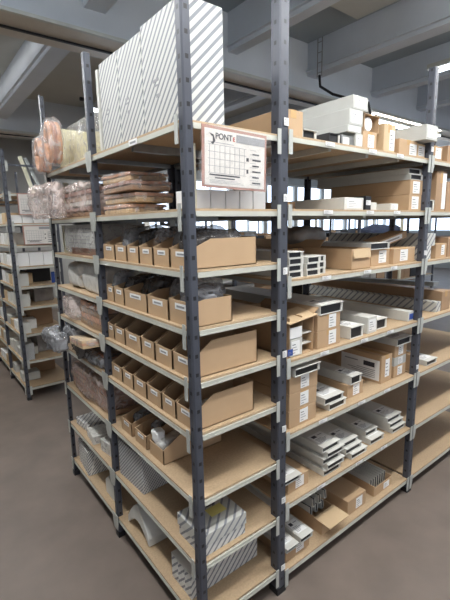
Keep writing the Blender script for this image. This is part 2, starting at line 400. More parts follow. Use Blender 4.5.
# paper location tags on the middle upright and on the beams
for i, z in enumerate(G2): shelf_tag(rack2 if 0 else rack, AX+.008, -.0175, z+.03)
label_plate(rack, '-y', AX+.026, AX+.062, G2[3]+.03, G2[3]+.062, -.0195, name='blue_tag', style=0, m=blue_m)
for z in (G2[0], G2[1], G2[2], G2[3], G2[4], G2[5]):
    for fx in (.22, .52, .75): shelf_tag(rack2, AX+.05+fx*1.2, -.0135, z-.023, w=.07, h=.018)
for z in (G2[0], G2[2], G2[4]): shelf_tag(rack2, XC+.012, -.016, z+.04, w=.03, h=.03)
label_plate(rack, '-x', .36, .44, H1[0]-.03, H1[0]-.006, -.0135, name='location_tag', style=1)

# the rack beyond the cross aisle
FX, FY = .056, 3.568
rack3 = empty('storage_rack', (FX, FY, 0), 'shelving rack beyond the cross aisle at the left edge, with two posters on its end', 'shelving rack')
for k in range(4):
    upright(rack3, -.012, k*.9-.012, 1, 1, 2.75, f=.034, mat_=post_m, holes=k == 0)
    upright(rack3, AX+.012, k*.9-.012, -1, 1, 2.75, f=.034, mat_=post_m, holes=False)
for z in H1:
    beam_x(rack3, .026, AX-.026, -.010, z)
    for k in range(3):
        beam_y(rack3, k*.9+.03, k*.9+.87, -.010, z, conn=(k < 1, k < 1))
        board(rack3, -.0085, AX+.01, k*.9+.012, k*.9+.89, z)
        o = MB().box(.014, AX, k*.9+.003, k*.9+.012, -.034, -.0106).build('support_bar', galv_m, rack3); o.location.z = z
beam_x(rack3, .026, AX-.026, -.010, 2.62, m=post_m)
for (x, l, ry) in ((.30, 'left', -14), (.39, 'right', -20)):
    o = MB().box(-.018, .018, -.01, .01, 0, .40).build('frame_bar', (perf_m, galv_m)[l == 'right']); o.location = (FX+x, FY+.10, H1[0]+.012); o.rotation_euler = (R(-6), R(ry), 0)
    tag(o, 'pale flat bar leaning on top of the far left rack, %s of the pair' % l, 'bar')
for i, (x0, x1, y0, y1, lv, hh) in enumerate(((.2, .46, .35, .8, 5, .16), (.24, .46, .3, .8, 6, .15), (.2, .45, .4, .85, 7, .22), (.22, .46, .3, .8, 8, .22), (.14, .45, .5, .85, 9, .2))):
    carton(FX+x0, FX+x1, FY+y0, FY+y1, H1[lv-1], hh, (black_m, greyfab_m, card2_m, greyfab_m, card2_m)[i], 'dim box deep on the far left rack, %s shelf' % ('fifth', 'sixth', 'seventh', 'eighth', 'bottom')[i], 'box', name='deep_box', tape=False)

# ================================================================== POSTERS
def poster(x0, x1, y, z0, z1, label, logo=True, lines=8):
    w, h = x1-x0, z1-z0
    o = empty('poster', (x0, y, z0), label, 'poster')
    MB().box(0, w, 0, .004, 0, h).build('frame', pink_m, o)
    MB().box(w*.035, w*.965, -.0012, -.0002, h*.04, h*.95).build('sheet', sheet2_m, o)
    g = MB().box(w*.50, w*.965, -.002, -.0014, h*.79, h*.92)
    g.build('grey_banner', greyink_m, o)
    if logo:
        g = MB(); g.prism([(w*.10, h*.88), (w*.13, h*.84), (w*.16, h*.86), (w*.185, h*.76), (w*.15, h*.70), (w*.12, h*.73), (w*.15, h*.75), (w*.15, h*.82)], 'y', -.0022, -.0014)
        g.build('logo_swoosh', ink_m, o)
        for txt, xx, sz, mm in (('PONT', .185, h*.135, ink_m), ('E', .445, h*.10, red_m)):
            cu = bpy.data.curves.new('logo_text', 'FONT'); cu.body = txt; cu.size = sz; cu.extrude = .0004; cu.offset = .0006
            te = bpy.data.objects.new('logo_text', cu); C.objects.link(te)
            dg = bpy.context.evaluated_depsgraph_get(); me = bpy.data.meshes.new_from_object(te.evaluated_get(dg)); bpy.data.objects.remove(te)
            to = bpy.data.objects.new('logo_text', me); C.objects.link(to); me.materials.clear(); me.materials.append(mm)
            to.parent = o; to.location = (w*xx, -.0018, h*.80); to.rotation_euler = (R(90), 0, 0)
    g = MB()
    for i in range(lines): g.box(w*(.10+.075*i), w*(.10+.075*i)+.0018, -.0018, -.0013, h*.24, h*.70)
    for i in range(5): g.box(w*.08, w*.66, -.0018, -.0013, h*(.24+.115*i), h*(.24+.115*i)+.0016)
    for i in range(6): g.box(w*(.76), w*(.90-.03*(i % 2)), -.0018, -.0013, h*(.12+.10*i), h*(.12+.10*i)+.006, 1)
    for i in range(9): g.box(w*.72, w*(.90-.04*(i % 3)), -.0018, -.0013, h*(.10+.075*i), h*(.10+.075*i)+.0015)
    for i in range(3): g.box(w*.10, w*(.62-.05*i), -.0018, -.0013, h*(.08+.022*i), h*(.08+.022*i)+.0014)
    g.box(w*.08, w*.46, -.0018, -.0013, h*.735, h*.745)
    g.box(w*.10, w*.56, -.0018, -.0013, h*.20, h*.225, 1).box(w*.18, w*.48, -.0018, -.0013, h*.155, h*.175, 1)
    g.box(w*.66, w*.70, -.0018, -.0013, h*.50, h*.56, 1).box(w*.665, w*.695, -.0018, -.0013, h*.29, h*.36, 1)
    g.build('print', [greyink_m, ink_m], o)
    return o
p = poster(.047, .372, -.028, 2.077, 2.300, 'framed order chart with a black logo hung from the top beam of the corner rack')
p.rotation_euler.y = R(1.5)
# clear film folded over the poster
f = lump(.36, .012, .235, 5, .004, 14, sq=.25).build('film_cover', plastic('sleeve_film', (240, 240, 240), -.15, .08, .12), p, smooth=True); f.location = (.165, -.008, -.005)
poster(FX+.10, FX+.43, FY-.03, 2.085, 2.312, 'upper poster with red frame on the far left rack', logo=False)
poster(FX+.12, FX+.45, FY-.03, 1.764, 1.975, 'lower poster with red frame on the far left rack, beneath its twin', logo=False)
def perf(x, y, z0, z1, label):
    t = MB().box(-.016, .016, 0, .004, 0, z1-z0).box(-.016, -.013, 0, .02, 0, z1-z0)
    o = t.build('perforated_strip', perf_m); o.location = (x, y, z0); tag(o, label, 'perforated strip')
    h = MB(); k = .02
    while k < z1-z0-.01: h.box(-.004, .004, -.0006, .001, k, k+.01); k += .028
    h.build('punch_holes', ink_m, o)
perf(.045, .03, 2.0, 2.24, 'cream perforated metal strip standing behind the poster, beside the corner post')
perf(.05, 1.66, 1.767, 1.955, 'cream perforated metal strip standing by the far left post of the corner rack')
perf(.07, 1.62, 2.002, 2.24, 'short cream perforated strip standing under the plastic-wrapped rolls')

# ================================================================== CORNER RACK CONTENTS
# top level: three tall striped cartons
for i, (ya, yb, h, l) in enumerate(((.115, .345, .425, 'tall white carton with grey diagonal stripes beside the corner post, nearest of three'),
                                    (.350, .582, .412, 'tall white carton with grey diagonal stripes, middle of three on top'),
                                    (.587, .80, .415, 'tall white carton with grey diagonal stripes, farthest of the three on top'))):
    o = carton(.02, .225 if i else .205, ya if i else .03, yb, H1[0], h, s_big, l, 'striped carton', 'tall striped cartons on the corner rack', tape=False)
    w = ((.205 if i == 0 else .225)-.02)/2; d = (yb-(ya if i else .03))/2
    for (p, q, c_, e) in ((.15, .45, .44, .465), (.2, .42, .40, .415), (.1, .3, .30, .33)):
        MB().box(-w-.001, -w+.0004, d*p, d*q, h*c_, h*e).build('printed_mark', greyink_m, o)

# white profiles leaning behind them (thin, at the far end)
o = MB().box(-.012, .012, -.012, .012, 0, .40).build('foam_profile', white_m); o.location = (.03, .83, H1[0]); tag(o, 'thin white foam profile standing at the far end of the striped cartons', 'profile')

# level 2: wrapped panels and small white boxes
z = H1[1]
LP = ['bottom of the wrapped orange panel stack', 'second from the bottom of the wrapped orange panel stack', 'second from the top of the wrapped orange panel stack', 'topmost of the wrapped orange panel stack']
zz = z
for i, (y0, y1, hh, mm) in enumerate(((.56, .88, .048, cardi_m), (.52, .86, .050, cardi_m), (.50, .85, .048, brown_m), (.58, .89, .046, cardi_m))):
    o = MB().box(-.105, .105, -(y1-y0)/2, (y1-y0)/2, 0, hh*.5).box(-.10, .10, -(y1-y0)/2+.012, (y1-y0)/2-.01, hh*.5, hh*.95).build('panel_pack', [mm], bevel=.004)
    o.location = (.13+(.0, .01, -.008, .015)[i], (y0+y1)/2, zz); o.rotation_euler.z = R((-3, 2, -1.5, 3)[i]); tag(o, 'plastic-wrapped brown panel pack, '+LP[i], 'panel pack', 'wrapped panel packs on the corner rack')
    MB().box(-.108, .108, -(y1-y0)/2-.002, (y1-y0)/2+.002, hh*.62, hh*.9).build('coloured_edge', (orange_m, orange_m, redbrown_m, orange_m)[i], o)
    lump(.24, (y1-y0)+.04, hh*1.0, i+11, .010, 9, sq=.2).build('plastic_wrap', thin_m, o, smooth=True)
    zz += hh+.004
for i in range(5):
    x0 = .065+i*.076; l = ['first from the corner post', 'second from the corner post', 'middle one', 'fourth from the corner post', 'last before the middle post'][i]
    o = carton(x0, x0+.072, .045, .19, z, .075 if i != 4 else .077, paper_m, 'small white box under the poster, '+l, 'small white box', 'small white boxes under the poster', name='small_box', tape=False, bevel=.0015)
    if i == 4: pass
carton(.372, .437, .05, .19, z+.0785, .065, paper_m, 'small white box on top of the row, right of the poster', 'small white box', name='small_box', tape=False)
carton(.05, .36, .2, .5, z, .0, white_m, '', name='tmp') if 0 else None

# level 3 bins
def content(y0, y1, z, H, i, lvl, m, desc):
    w = (y1-y0)-.042
    o = lump(.27, w, H, i*1.7+lvl*5, .016, 16, sq=.5).build('plastic_bag', m, smooth=True)
    o.location = (.17+.02*((i*3) % 4), (y0+y1)/2, z+.0045); tag(o, desc, 'plastic bag', 'bags of parts inside the bins')
ordn = ['next to the corner post', 'second from the corner post', 'third from the corner post', 'fourth from the corner post', 'fifth from the corner post', 'sixth from the corner post']
L3 = [(.012, .165), (.175, .312), (.322, .45), (.46, .585), (.592, .73), (.738, .89)]
for i, (a, b) in enumerate(L3):
    bin_box(a, b, H1[2], .35 if i else .342, .118, .078, 'open cardboard bin on the third shelf down, '+ordn[i], group='open cardboard bins on the third shelf')
    content(a, b, H1[2], .15+.015*((i*7) % 3), i, 3, (darkf_m, greyf_m, clear_m)[i % 3], 'bag of metal parts bulging out of the third-shelf bin '+ordn[i])
# metal fittings lying on top of the first bin
for k in range(3):
    o = MB().box(-.05, .05, -.012, .012, 0, .012).box(-.05, -.042, -.012, .012, .012, .03).box(.042, .05, -.012, .012, .012, .03).build('metal_bracket', galv_m)
    o.location = (.13+.07*k, .3+.17*k, H1[2]+.172); o.rotation_euler = (0, R(-4), R(40+k*23)); tag(o, 'bare metal bracket lying on bagged parts in the third-shelf bins, %s' % ('nearest the corner post', 'middle of three', 'farthest from the corner post')[k], 'bracket')
L4 = [(.012, .195), (.205, .395), (.402, .65), (.657, .78), (.786, .88)]
for i, (a, b) in enumerate(L4):
    bin_box(a, b, H1[3], (.20, .19, .3, .34, .34)[i], .11, .088 if i else .10, 'open cardboard bin on the fourth shelf down, '+ordn[i], group='open cardboard bins on the fourth shelf')
    if i: content(a, b, H1[3], .14+.012*((i*5) % 3), i, 4, (darkf_m, greyf_m, darkf_m)[i % 3], 'dark bag sagging out of the fourth-shelf bin '+ordn[i])
o = lump(.17, .14, .15, 33, .02, 15, sq=.5).build('plastic_bag', greyf_m, smooth=True); o.location = (.115, .103, H1[3]+.005); tag(o, 'crumpled grey foil bag in the fourth-shelf bin next to the corner post', 'plastic bag')
L5 = [(.025, .18), (.19, .34), (.35, .485), (.492, .67), (.68, .815), (.82, .905)]
for i, (a, b) in enumerate(L5):
    bin_box(a, b, H1[4], .355 if i == 0 else .34, .15, .086, 'open cardboard bin on the fifth shelf down, '+ordn[i], group='open cardboard bins on the fifth shelf')
L6 = [(.025, .17), (.18, .30), (.31, .45), (.46, .60), (.61, .74), (.75, .89)]
for i, (a, b) in enumerate(L6):
    bin_box(a, b, H1[5], .33 if i == 0 else .34, .142, .084, 'open cardboard bin on the sixth shelf down, '+ordn[i], group='open cardboard bins on the sixth shelf')
for i in (0, 5):
    a, b = L6[i]; content(a, b, H1[5], .07, i, 6, milky_m, 'milky bag lying in the sixth-shelf bin '+ordn[i])
for i in (1, 3, 4):
    a, b = L5[i]; content(a, b, H1[4], .06, i, 5, darkf_m, 'dark bag lying low in the fifth-shelf bin '+ordn[i])
L7 = [(.33, .475), (.51, .645), (.69, .82)]
for i, (a, b) in enumerate(L7):
    q = ('nearest of three', 'middle of three', 'farthest of three')[i]
    bin_box(a, b, H1[6], .36, .10 if i else .13, .075, 'open cardboard bin on the seventh shelf down, '+q, group='open cardboard bins on the seventh shelf', x0=.02, lab=i != 0)
    content(a, b, H1[6], .10, i, 7, (milky_m, greyf_m, greyf_m)[i], 'small bag in the seventh-shelf bin, '+q)
o = lump(.05, .06, .06, 41, .008, 30).build('paper_scrap', paper_m, smooth=True); o.location = (.05, .43, H1[6]+.08); o.name = 'paper_wad'; tag(o, 'crumpled white paper wad on the front edge of the nearest seventh-shelf bin', 'paper')
# level 8
o = carton(.02, .19, .60, .885, H1[7], .225, s_chk, 'upright white carton with fine grey checks on the eighth shelf, left end', 'patterned carton', tape=False, rz=3)
z = H1[7]
o = carton(.03, .28, .022, .225, z, .052, s_small, 'flat striped carton lying under the wide striped carton by the corner post', 'striped carton', tape=False)
o = carton(.024, .285, .018, .23, z+.0525, .062, s_side, 'wide flat striped carton with a yellow note on the eighth shelf', 'striped carton', tape=False)
MB().box(-.02, .07, -.03, .03, .0617, .0627).build('yellow_note', yellow_m, o)
MB().box(-.005, .05, .055, .075, .0617, .0625).box(.0, .045, .04, .048, .0617, .0625).build('printed_mark', ink_m, o)
# level 9
z = H1[8]; a = []
pts = []
for k in range(11):
    t_ = k/10; pts.append((.0+.27*t_, .005+.085*math.sin(math.pi*t_)))
top = [(p_[0], p_[1]+.05+.06*(1-abs(2*i/10-1))) for i, p_ in enumerate(pts)]
o = MB().prism(pts+top[::-1], 'x', 0, .26).build('foam_arch', white_m, bevel=.004); o.location = (.02, .555, z); tag(o, 'curved white foam arch lying on the bottom shelf of the corner rack', 'foam block')
k = 0
rows = ['bottom', 'middle', 'top']
for r_ in range(3):
    for c_ in range(3):
        k += 1
        o = carton(.03, .46, .135+c_*.062, .135+c_*.062+.059, z+r_*.044, .042, s_small, 'slim striped carton on the bottom shelf, %s layer, %s row from the aisle beam' % (rows[r_], ('first', 'second', 'third')[c_]), 'slim striped carton', 'slim striped cartons stacked by the corner post', name='slim_carton', tape=False, bevel=.001)
o = MB().prism([(0, 0), (.10, 0), (.11, .006), (0, .006)], 'y', -.09, .09).build('card_flap', white_m); o.location = (.03, .23, z+.1325); tag(o, 'loose white card strip on top of the slim striped cartons', 'card')

# ---------------- left bay of the corner rack (Y .926-1.775)
z = H1[0]
o = empty('sheet_bundle', (.2, 1.32, z), 'bundle of long pale sheets wrapped in clear film on the top left shelf', 'sheet bundle')
g = MB().prism([(-.42, 0), (.42, 0), (.42, .30), (.0, .20), (-.42, .13)], 'x', -.12, .10); g.build('sheets', sheet_m, o, bevel=.003)
lump(.26, .90, .28, 3, .012, 7, sq=.3).build('plastic_wrap', clear_m, o, smooth=True)
for i, (yy, w, h, l) in enumerate(((1.70, .15, .25, 'left of the pair'), (1.45, .14, .29, 'right of the pair'))):
    o = empty('coil_pack', (-.045, yy, H1[0]-.02 if i == 0 else H1[0]+.002), 'clear bag of orange-brown coils hanging over the top left shelf edge, '+l, 'bagged coil', 'bagged coils on the top left shelf')
    r0 = w*.36
    for k in range(3):
        ring = [(-.02+.025*k, math.cos(a*math.pi/10)*r0, h*.5+math.sin(a*math.pi/10)*h*.38) for a in range(21)]
        MB().tube(ring, .016, 8).build('coil', redbrown_m if k % 2 else orange_m, o, smooth=True)
    lump(.10, w*1.15, h, 17+i, .014, 14, sq=.55).build('plastic_wrap', clear_m, o, smooth=True)
def wrapped(x, y, z, sx, sy, sz, mb, m, film, label, name='wrapped_pack', seed=1, amp=.018, cat='wrapped pack', rz=0, sq=.35):
    o = empty(name, (x, y, z), label, cat, rz=rz); mb.build('contents', m, o)
    lump(sx, sy, sz, seed, amp, 11, sq=sq).build('plastic_wrap', film, o, smooth=True); return o
z = H1[1]
g = MB()
for k in range(6):
    g.box(-.13+.01*(k % 2), .15, -.37+.05*((k*3) % 4), .36-.04*((k*5) % 3), .006+.033*k, .03+.033*k, k % 3)
wrapped(.18, 1.35, z, .38, .80, .20, g, [brown_m, pink_m, white_m], pinkf_m, 'bulging clear-film pack of pinkish panels on the left bay, second shelf', seed=21, amp=.035)
lf = lump(.10, .62, .21, 44, .045, 9, sq=.6).build('loose_film', pinkf_m, bpy.data.objects['wrapped_pack'], smooth=True); lf.location = (-.26, .22, .0)
z = H1[2]
g = MB()
g.box(-.17, .15, -.28, .28, .048, .19, 0)
for k in range(5): g.box(-.1715, -.17, -.2, .2-.03*(k % 2), .075+.022*k, .079+.022*k, 3)
g.box(-.15, .15, -.30, .22, 0, .044, 2)
wrapped(.19, 1.3, z, .36, .66, .195, g, [greyw_m, pink_m, pink_m, greyink_m], clear_m, 'wrapped stack of printed grey panels with a red pack below, left bay third shelf', seed=23, amp=.01)
z = H1[3]
o = lump(.22, .37, .19, 25, .010, 10, sq=.3).build('padded_pack', milky_m, smooth=True); o.location = (.14, 1.16, z); tag(o, 'large white padded film pack beside the inner post, left bay fourth shelf', 'padded pack')
MB().box(-.09, .09, -.16, .16, .01, .17).build('contents', paper_m, o)
o = lump(.22, .27, .17, 27, .016, 10, sq=.4).build('padded_pack', milky_m, smooth=True); o.location = (.14, 1.52, z); tag(o, 'cream padded film pack left of the large white one', 'padded pack')
MB().box(-.085, .085, -.11, .11, .01, .14).build('contents', sheet_m, o)
z = H1[4]
g = MB()
for k in range(4): g.box(-.16, .16-.02*k, -.22, .22-.02*(k % 2), .004+.04*k, .038+.04*k, k % 2)
wrapped(.18, 1.17, z, .36, .47, .17, g, [card2_m, orange_m], clear_m, 'wrapped brown panels beside the inner post, left bay fifth shelf', seed=31, amp=.012)
g = MB().box(-.1, .1, -.1, .1, .01, .08)
wrapped(.14, 1.56, z, .34, .32, .17, g, white_m, pinkf_m, 'crumpled clear film heap at the left end of the fifth shelf', seed=33, amp=.04, sq=.6)
z = H1[5]
for i, (x, y, dz, sx, sy, sz, mm, l) in enumerate(((-.125, 1.72, .0, .10, .36, .13, greyf_m, 'silver and black film bag hanging over the far left of the sixth shelf'),
        (.05, 1.42, .0, .26, .30, .12, darkf_m, 'black film bag sagging over the sixth shelf edge'),
        (.05, 1.58, .10, .24, .26, .08, greyf_m, 'grey crumpled film bag on top of the black one'))):
    o = lump(sx, sy, sz, 51+i, .032, 17, sq=.45).build('plastic_bag', mm, smooth=True); o.location = (x+.05, y, z+dz); tag(o, l, 'plastic bag')
    lump(sx*.75, sy*.75, sz*.7, 61+i, .01, 14).build('contents', black_m if i == 1 else greyink_m, o, smooth=True)
o = MB().box(-.12, .12, -.23, .23, 0, .05).box(-.121, .121, -.231, .231, .018, .036, 1).build('panel_pack', [cardi_m, orange_m], bevel=.002); o.location = (.06, 1.27, z+.105); o.rotation_euler = (R(-9), 0, R(-8)); tag(o, 'cream panel pack with an orange band lying tilted on the sixth shelf', 'panel pack')
lump(.26, .49, .058, 57, .008).build('plastic_wrap', clear_m, o, smooth=True)
o = MB().box(-.13, .13, -.15, .15, 0, .03).box(-.12, .13, -.14, .15, .031, .07, 1).build('panel_pack', [black_m, redbrown_m]); o.location = (.15, 1.14, z); tag(o, 'dark red panel pack in film under the tilted orange-banded one', 'panel pack')
lump(.33, .37, .07, 58, .02, sq=.5).build('plastic_wrap', greyf_m, o, smooth=True)
z = H1[6]
g = MB()
for k in range(5): g.box(-.15, .15, -.37+.02*k, .35, .004+.035*k, .034+.035*k, k % 2)
wrapped(.18, 1.36, z, .36, .76, .22, g, [brown_m, redbrown_m], pinkf_m, 'long film-wrapped brown pack filling the left bay, seventh shelf', seed=71, amp=.03)
z = H1[7]
for i, (x, y, sx, sy, hh, mm, rz, l) in enumerate(((.16, 1.62, .26, .20, .05, s_small, 4, 'flat printed white pack at the far left'), (.11, 1.37, .2, .16, .06, white_m, -6, 'flat white pack in the middle'), (.13, 1.15, .2, .15, .085, white_m, 8, 'upright white pack beside the inner post'))):
    o = carton(x-sx/2, x+sx/2, y-sy/2, y+sy/2, z, hh, mm, l+' of the left bay, eighth shelf', 'white pack', name='white_pack', tape=False, rz=rz)
    lump(sx*1.08, sy*1.1, hh*1.06, 81+i, .01).build('plastic_wrap', clear_m, o, smooth=True)
o = carton(.12, .40, 1.08, 1.45, z, .05, black_m, 'dark flat pack behind the white packs on the eighth shelf', 'flat pack', name='flat_pack', tape=False) if 0 else None
z = H1[8]
o = carton(.01, .22, 1.44, 1.70, z, .19, s_herr, 'herringbone-printed carton at the far left of the bottom shelf', 'patterned carton', tape=False, rz=-5)
o = MB().prism([(-.09, 0), (.09, 0), (.09, .10), (.03, .15), (-.09, .09)], 'x', -.02, .02).build('foam_block', white_m, bevel=.006); o.location = (.05, 1.11, z); tag(o, 'white foam block standing beside the inner post on the bottom shelf', 'foam block')

# ================================================================== LONG RACK CONTENTS (G2 levels, fronts near Y=.02)
z = G2[0]
carton(.535, .665, .03, .86, z, .118, card_m, 'long brown box behind the middle post on the top shelf', lab=None)
channel(.70, .80, .06, .8, z, .055, 'dark-ended carton under the white cartons, leftmost on the top shelf', m=greyw_m)
channel(.862, .95, .03, .86, z, .052, 'dark-ended low carton under the stack of long white cartons', m=black_m, flap=False, lab=False)
o = carton(.957, 1.06, .03, .86, z, .055, galv_m, 'silver wrapped carton under the stack of long white cartons', 'wrapped carton', tape=False, lab=(.1, .6, .2, .8))
def longw(x0, x1, z, h, label, y0=.02, y1=.92, m=None, mark=True, rz=0, grp=None):
    o = carton(x0, x1, y0, y1, z, h, m or greyw_m, label, 'long carton', grp, name='long_carton', tape=False, rz=rz)
    if mark: label_plate(o, '-y', -(x1-x0)*.38, (x1-x0)*.38, h*.15, h*.85, -(y1-y0)/2, name='end_label', style=0)
    return o
longw(1.062, 1.125, z, .07, 'lowest long white carton of the top-shelf stack')
longw(.99, 1.112, z+.0705, .036, 'long white carton second from the bottom of the top-shelf stack')
longw(1.0, 1.12, z+.107, .078, 'long white carton second from the top of the top-shelf stack')
longw(1.03, 1.16, z+.1855, .068, 'long white carton topmost on the top shelf')
carton(1.14, 1.27, .03, .7, z, .094, card_m, 'brown box with end label under the open one, top shelf', lab=(.35, .8, .15, .85))
# open box
o = MB().box(-.07, .07, -.2, .2, 0, .003).box(-.07, -.067, -.2, .2, 0, .09).box(.067, .07, -.2, .2, 0, .09).box(-.067, .067, -.2, .2, .087, .09).build('open_box', card_m); o.location = (1.225, .235, z+.0945); tag(o, 'small brown box with an open end showing white contents, top shelf', 'cardboard box')
MB().tube([(-.01, -.185, .045), (-.01, .15, .045)], .036, 12).build('white_roll', paper_m, o)
carton(1.325, 1.44, .02, .3, z, .155, cardi_m, 'tall pale box with a white label on its right side, top shelf', lab=(.5, .95, .1, .8))
carton(1.49, 1.70, .02, .8, z, .092, card_m, 'long brown box with two end labels left of the right post, top shelf', lab=(.55, .95, .1, .8))
longw(1.70, 1.80, z+.0, .085, 'grey-labelled long carton beside the right post', m=cardi_m)
longw(1.66, 1.80, z+.094, .085, 'long white carton jutting out beside the right post', y0=-.05, y1=.75, rz=0)
o = lump(.16, .3, .07, 91, .02).build('plastic_bag', darkf_m, smooth=True); o.location = (1.93, .2, z+.10); tag(o, 'black crumpled bag on the boxes right of the right post', 'plastic bag')
carton(1.86, 2.05, .03, .6, z, .095, card2_m, 'brown box right of the right post on the top shelf', lab=(.5, .9, .2, .9))
carton(2.15, 2.5, .04, .8, z, .12, card2_m, 'dark brown box at the right edge of the top shelf')

z = G2[1]
longw(.985, 1.155, z, .064, 'long white carton with a printed end, middle of the second shelf', m=white_m)
carton(1.160, 1.212, .01, .8, z, .074, black_m, 'narrow black-ended carton beside the printed white one, second shelf', tape=False, lab=(.1, .9, .35, .7))
carton(1.212, 1.285, .02, .2, z, .042, white_m, 'small white box at the second shelf edge', 'small white box', tape=False)
carton(.74, .86, .25, .55, z, .05, card2_m, 'small brown box near the middle post on the second shelf')
o = MB().box(-.02, .02, -.35, .35, 0, .04).build('long_profile', white_m); o.location = (1.40, .5, z); tag(o, 'thin white profile lying beside the big brown cartons, second shelf', 'profile')
longw(1.43, 1.515, z, .04, 'low flat white carton left of the big brown cartons', m=white_m)
carton(1.64, 1.79, .02, .62, z, .096, card_m, 'lower big brown carton left of the right post, second shelf', name='long_box', lab=(.2, .75, .1, .9), tape=False, cat='long brown carton')
carton(1.645, 1.795, .02, .62, z+.0965, .09, card_m, 'upper big brown carton left of the right post, second shelf', name='long_box', lab=(.2, .75, .1, .9), tape=False, cat='long brown carton')
channel(1.64, 1.79, .02, .74, z+.187, .034, 'lower of two thin white cartons on the big brown ones', m=greyw_m, flap=False, lab=False)
channel(1.64, 1.79, .03, .74, z+.2215, .034, 'upper of two thin white cartons on the big brown ones', m=greyw_m, flap=False, lab=False)
carton(1.98, 2.12, .02, .8, z, .26, card2_m, 'tall brown carton with white edge right of the right post', lab=(.6, .98, .05, .95), style=3)
channel(1.86, 1.965, .02, .8, z, .07, 'black-ended white carton between post and tall brown carton', flap=False, lab=False)
carton(2.16, 2.6, .03, .8, z, .2, card2_m, 'large brown carton at the right edge of the second shelf')

z = G2[2]
tags3 = ['bottom', 'second', 'third', 'top']
for k in range(4):
    channel(.572, .672, .02, .85, z+k*.032, .031, 'thin white tray carton beside the middle post, %s of its stack' % tags3[k], 'tray cartons beside the middle post', name='tray_carton', flap=k == 3, lab=False)
for k in range(3):
    channel(.70+.0*k, .80, .02, .85, z+k*.032, .031, 'thin white tray carton in the second stack, %s layer' % tags3[k], 'tray cartons in the second stack', name='tray_carton', flap=False, lab=False)
    channel(.81, .87, .04, .85, z+k*.032, .031, 'narrow white tray carton in the third stack, %s layer' % tags3[k], 'tray cartons in the third stack', name='tray_carton', flap=False, lab=False)
# open brown carton with flaps folded out
o = MB().box(-.09, .09, -.42, .42, 0, .003).box(-.09, -.086, -.42, .42, 0, .115).box(.086, .09, -.42, .42, 0, .115).box(-.086, .086, -.42, -.416, 0, .115).box(-.086, .086, .416, .42, 0, .115).build('open_carton', card_m)
o.location = (1.155, .44, z); tag(o, 'large open brown carton in the middle of the third shelf', 'cardboard box')
fl = MB().box(-.08, .08, -.05, 0, -.002, .002).build('flap', cardi_m, o); fl.location = (0, -.42, .113); fl.rotation_euler = (R(80), 0, 0)
fl = MB().box(0, .06, -.2, .4, -.002, .002).build('flap', card_m, o); fl.location = (-.09, 0, .115); fl.rotation_euler = (0, R(-50), 0)
label_plate(o, '-y', .0, .07, .085, .105, -.42, name='paper_label', style=1)
carton(.90, 1.05, .35, .93, z, .112, card2_m, 'brown carton behind the tray cartons, third shelf')
o = lump(.28, .32, .12, 101, .02, 9, sq=.7).build('grey_wrap', greyfab_m, smooth=True); o.location = (1.20, .52, z+.118); o.name = 'wrapped_bundle'; tag(o, 'crumpled grey plastic-covered bundle on the open brown carton, third shelf', 'wrapped bundle')
carton(1.30, 1.50, .05, .9, z, .10, card_m, 'brown box with a label, third shelf, left of two by the right post', lab=(.4, .8, .15, .9))
carton(1.51, 1.77, .03, .9, z, .095, card_m, 'brown box with a label, third shelf, next to the right post', lab=(.3, .65, .15, .9))
channel(1.26, 1.46, .03, .50, z+.1005, .038, 'flat white black-ended carton lying on the brown boxes, third shelf', flap=False, lab=False)
o = carton(1.47, 1.79, .10, .22, z+.10, .045, card_m, 'brown carton propped at a slant beside the right post, third shelf', tape=False)
o.rotation_euler.y = R(-10); o.location.z = z+.127; label_plate(o, '-y', -.14, .1, .008, .036, -.06, name='side_label', style=1)
carton(1.87, 1.99, .03, .8, z, .09, s_small, 'lower striped carton right of the right post, third shelf', 'striped carton', tape=False)
carton(1.87, 2.04, .03, .8, z+.0905, .085, s_side, 'upper striped carton right of the right post, third shelf', 'striped carton', tape=False)
carton(2.06, 2.22, .03, .7, z, .10, card_m, 'brown carton beside the striped cartons, right bay third shelf', lab=(.5, .8, .2, .9))
carton(2.24, 2.6, .03, .8, z, .14, card2_m, 'brown carton at the right edge of the third shelf')

z = G2[3]
# cubby carton near middle post
o = MB().box(-.09, -.087, -.2, .2, 0, .20).box(.087, .09, -.2, .2, 0, .20).box(-.087, .087, .197, .2, 0, .20).box(-.087, .087, -.2, .2, 0, .003).box(.0, .003, -.2, .197, .003, .20).build('open_carton', card_m)
o.location = (.672, .225, z); tag(o, 'open brown carton with raised flap beside the middle post, fourth shelf', 'cardboard box')
MB().box(.004, .086, -.19, .19, .045, .05).box(.004, .086, -.19, .19, .10, .105).box(-.086, -.001, -.205, .19, .003, .09, 0).build('white_trays', white_m, o)
MB().box(-.088, -.002, -.2035, -.2, .095, .15).build('white_panel', paper_m, o)
label_plate(o, '-y', -.08, -.02, .01, .08, -.205, name='paper_label', style=0)
fl = MB().box(-.11, .10, -.14, .0, -.002, .002).build('flap', cardi_m, o); fl.location = (0, -.08, .205); fl.rotation_euler = (R(8), R(-6), 0)
fl = MB().box(0, .06, -.2, .2, -.002, .002).build('flap', card_m, o); fl.location = (.09, 0, .2); fl.rotation_euler = (0, R(-30), 0)
carton(.79, .985, .02, .85, z, .092, card_m, 'brown carton with a white label, lower of two on the fourth shelf', lab=(.48, .8, .12, .95), name='long_box')
carton(.79, .98, .02, .85, z+.0925, .088, card_m, 'brown carton with a white label, upper of two on the fourth shelf', lab=(.48, .8, .12, .95), name='long_box')
channel(.80, .99, .015, .85, z+.182, .055, 'white black-ended carton on the two brown cartons, fourth shelf')
channel(1.075, 1.20, .02, .85, z, .07, 'white black-ended carton lying on the fourth shelf, left of the long white box')
longw(1.25, 1.345, z, .10, 'long white box with a printed side in the middle of the fourth shelf', m=white_m)
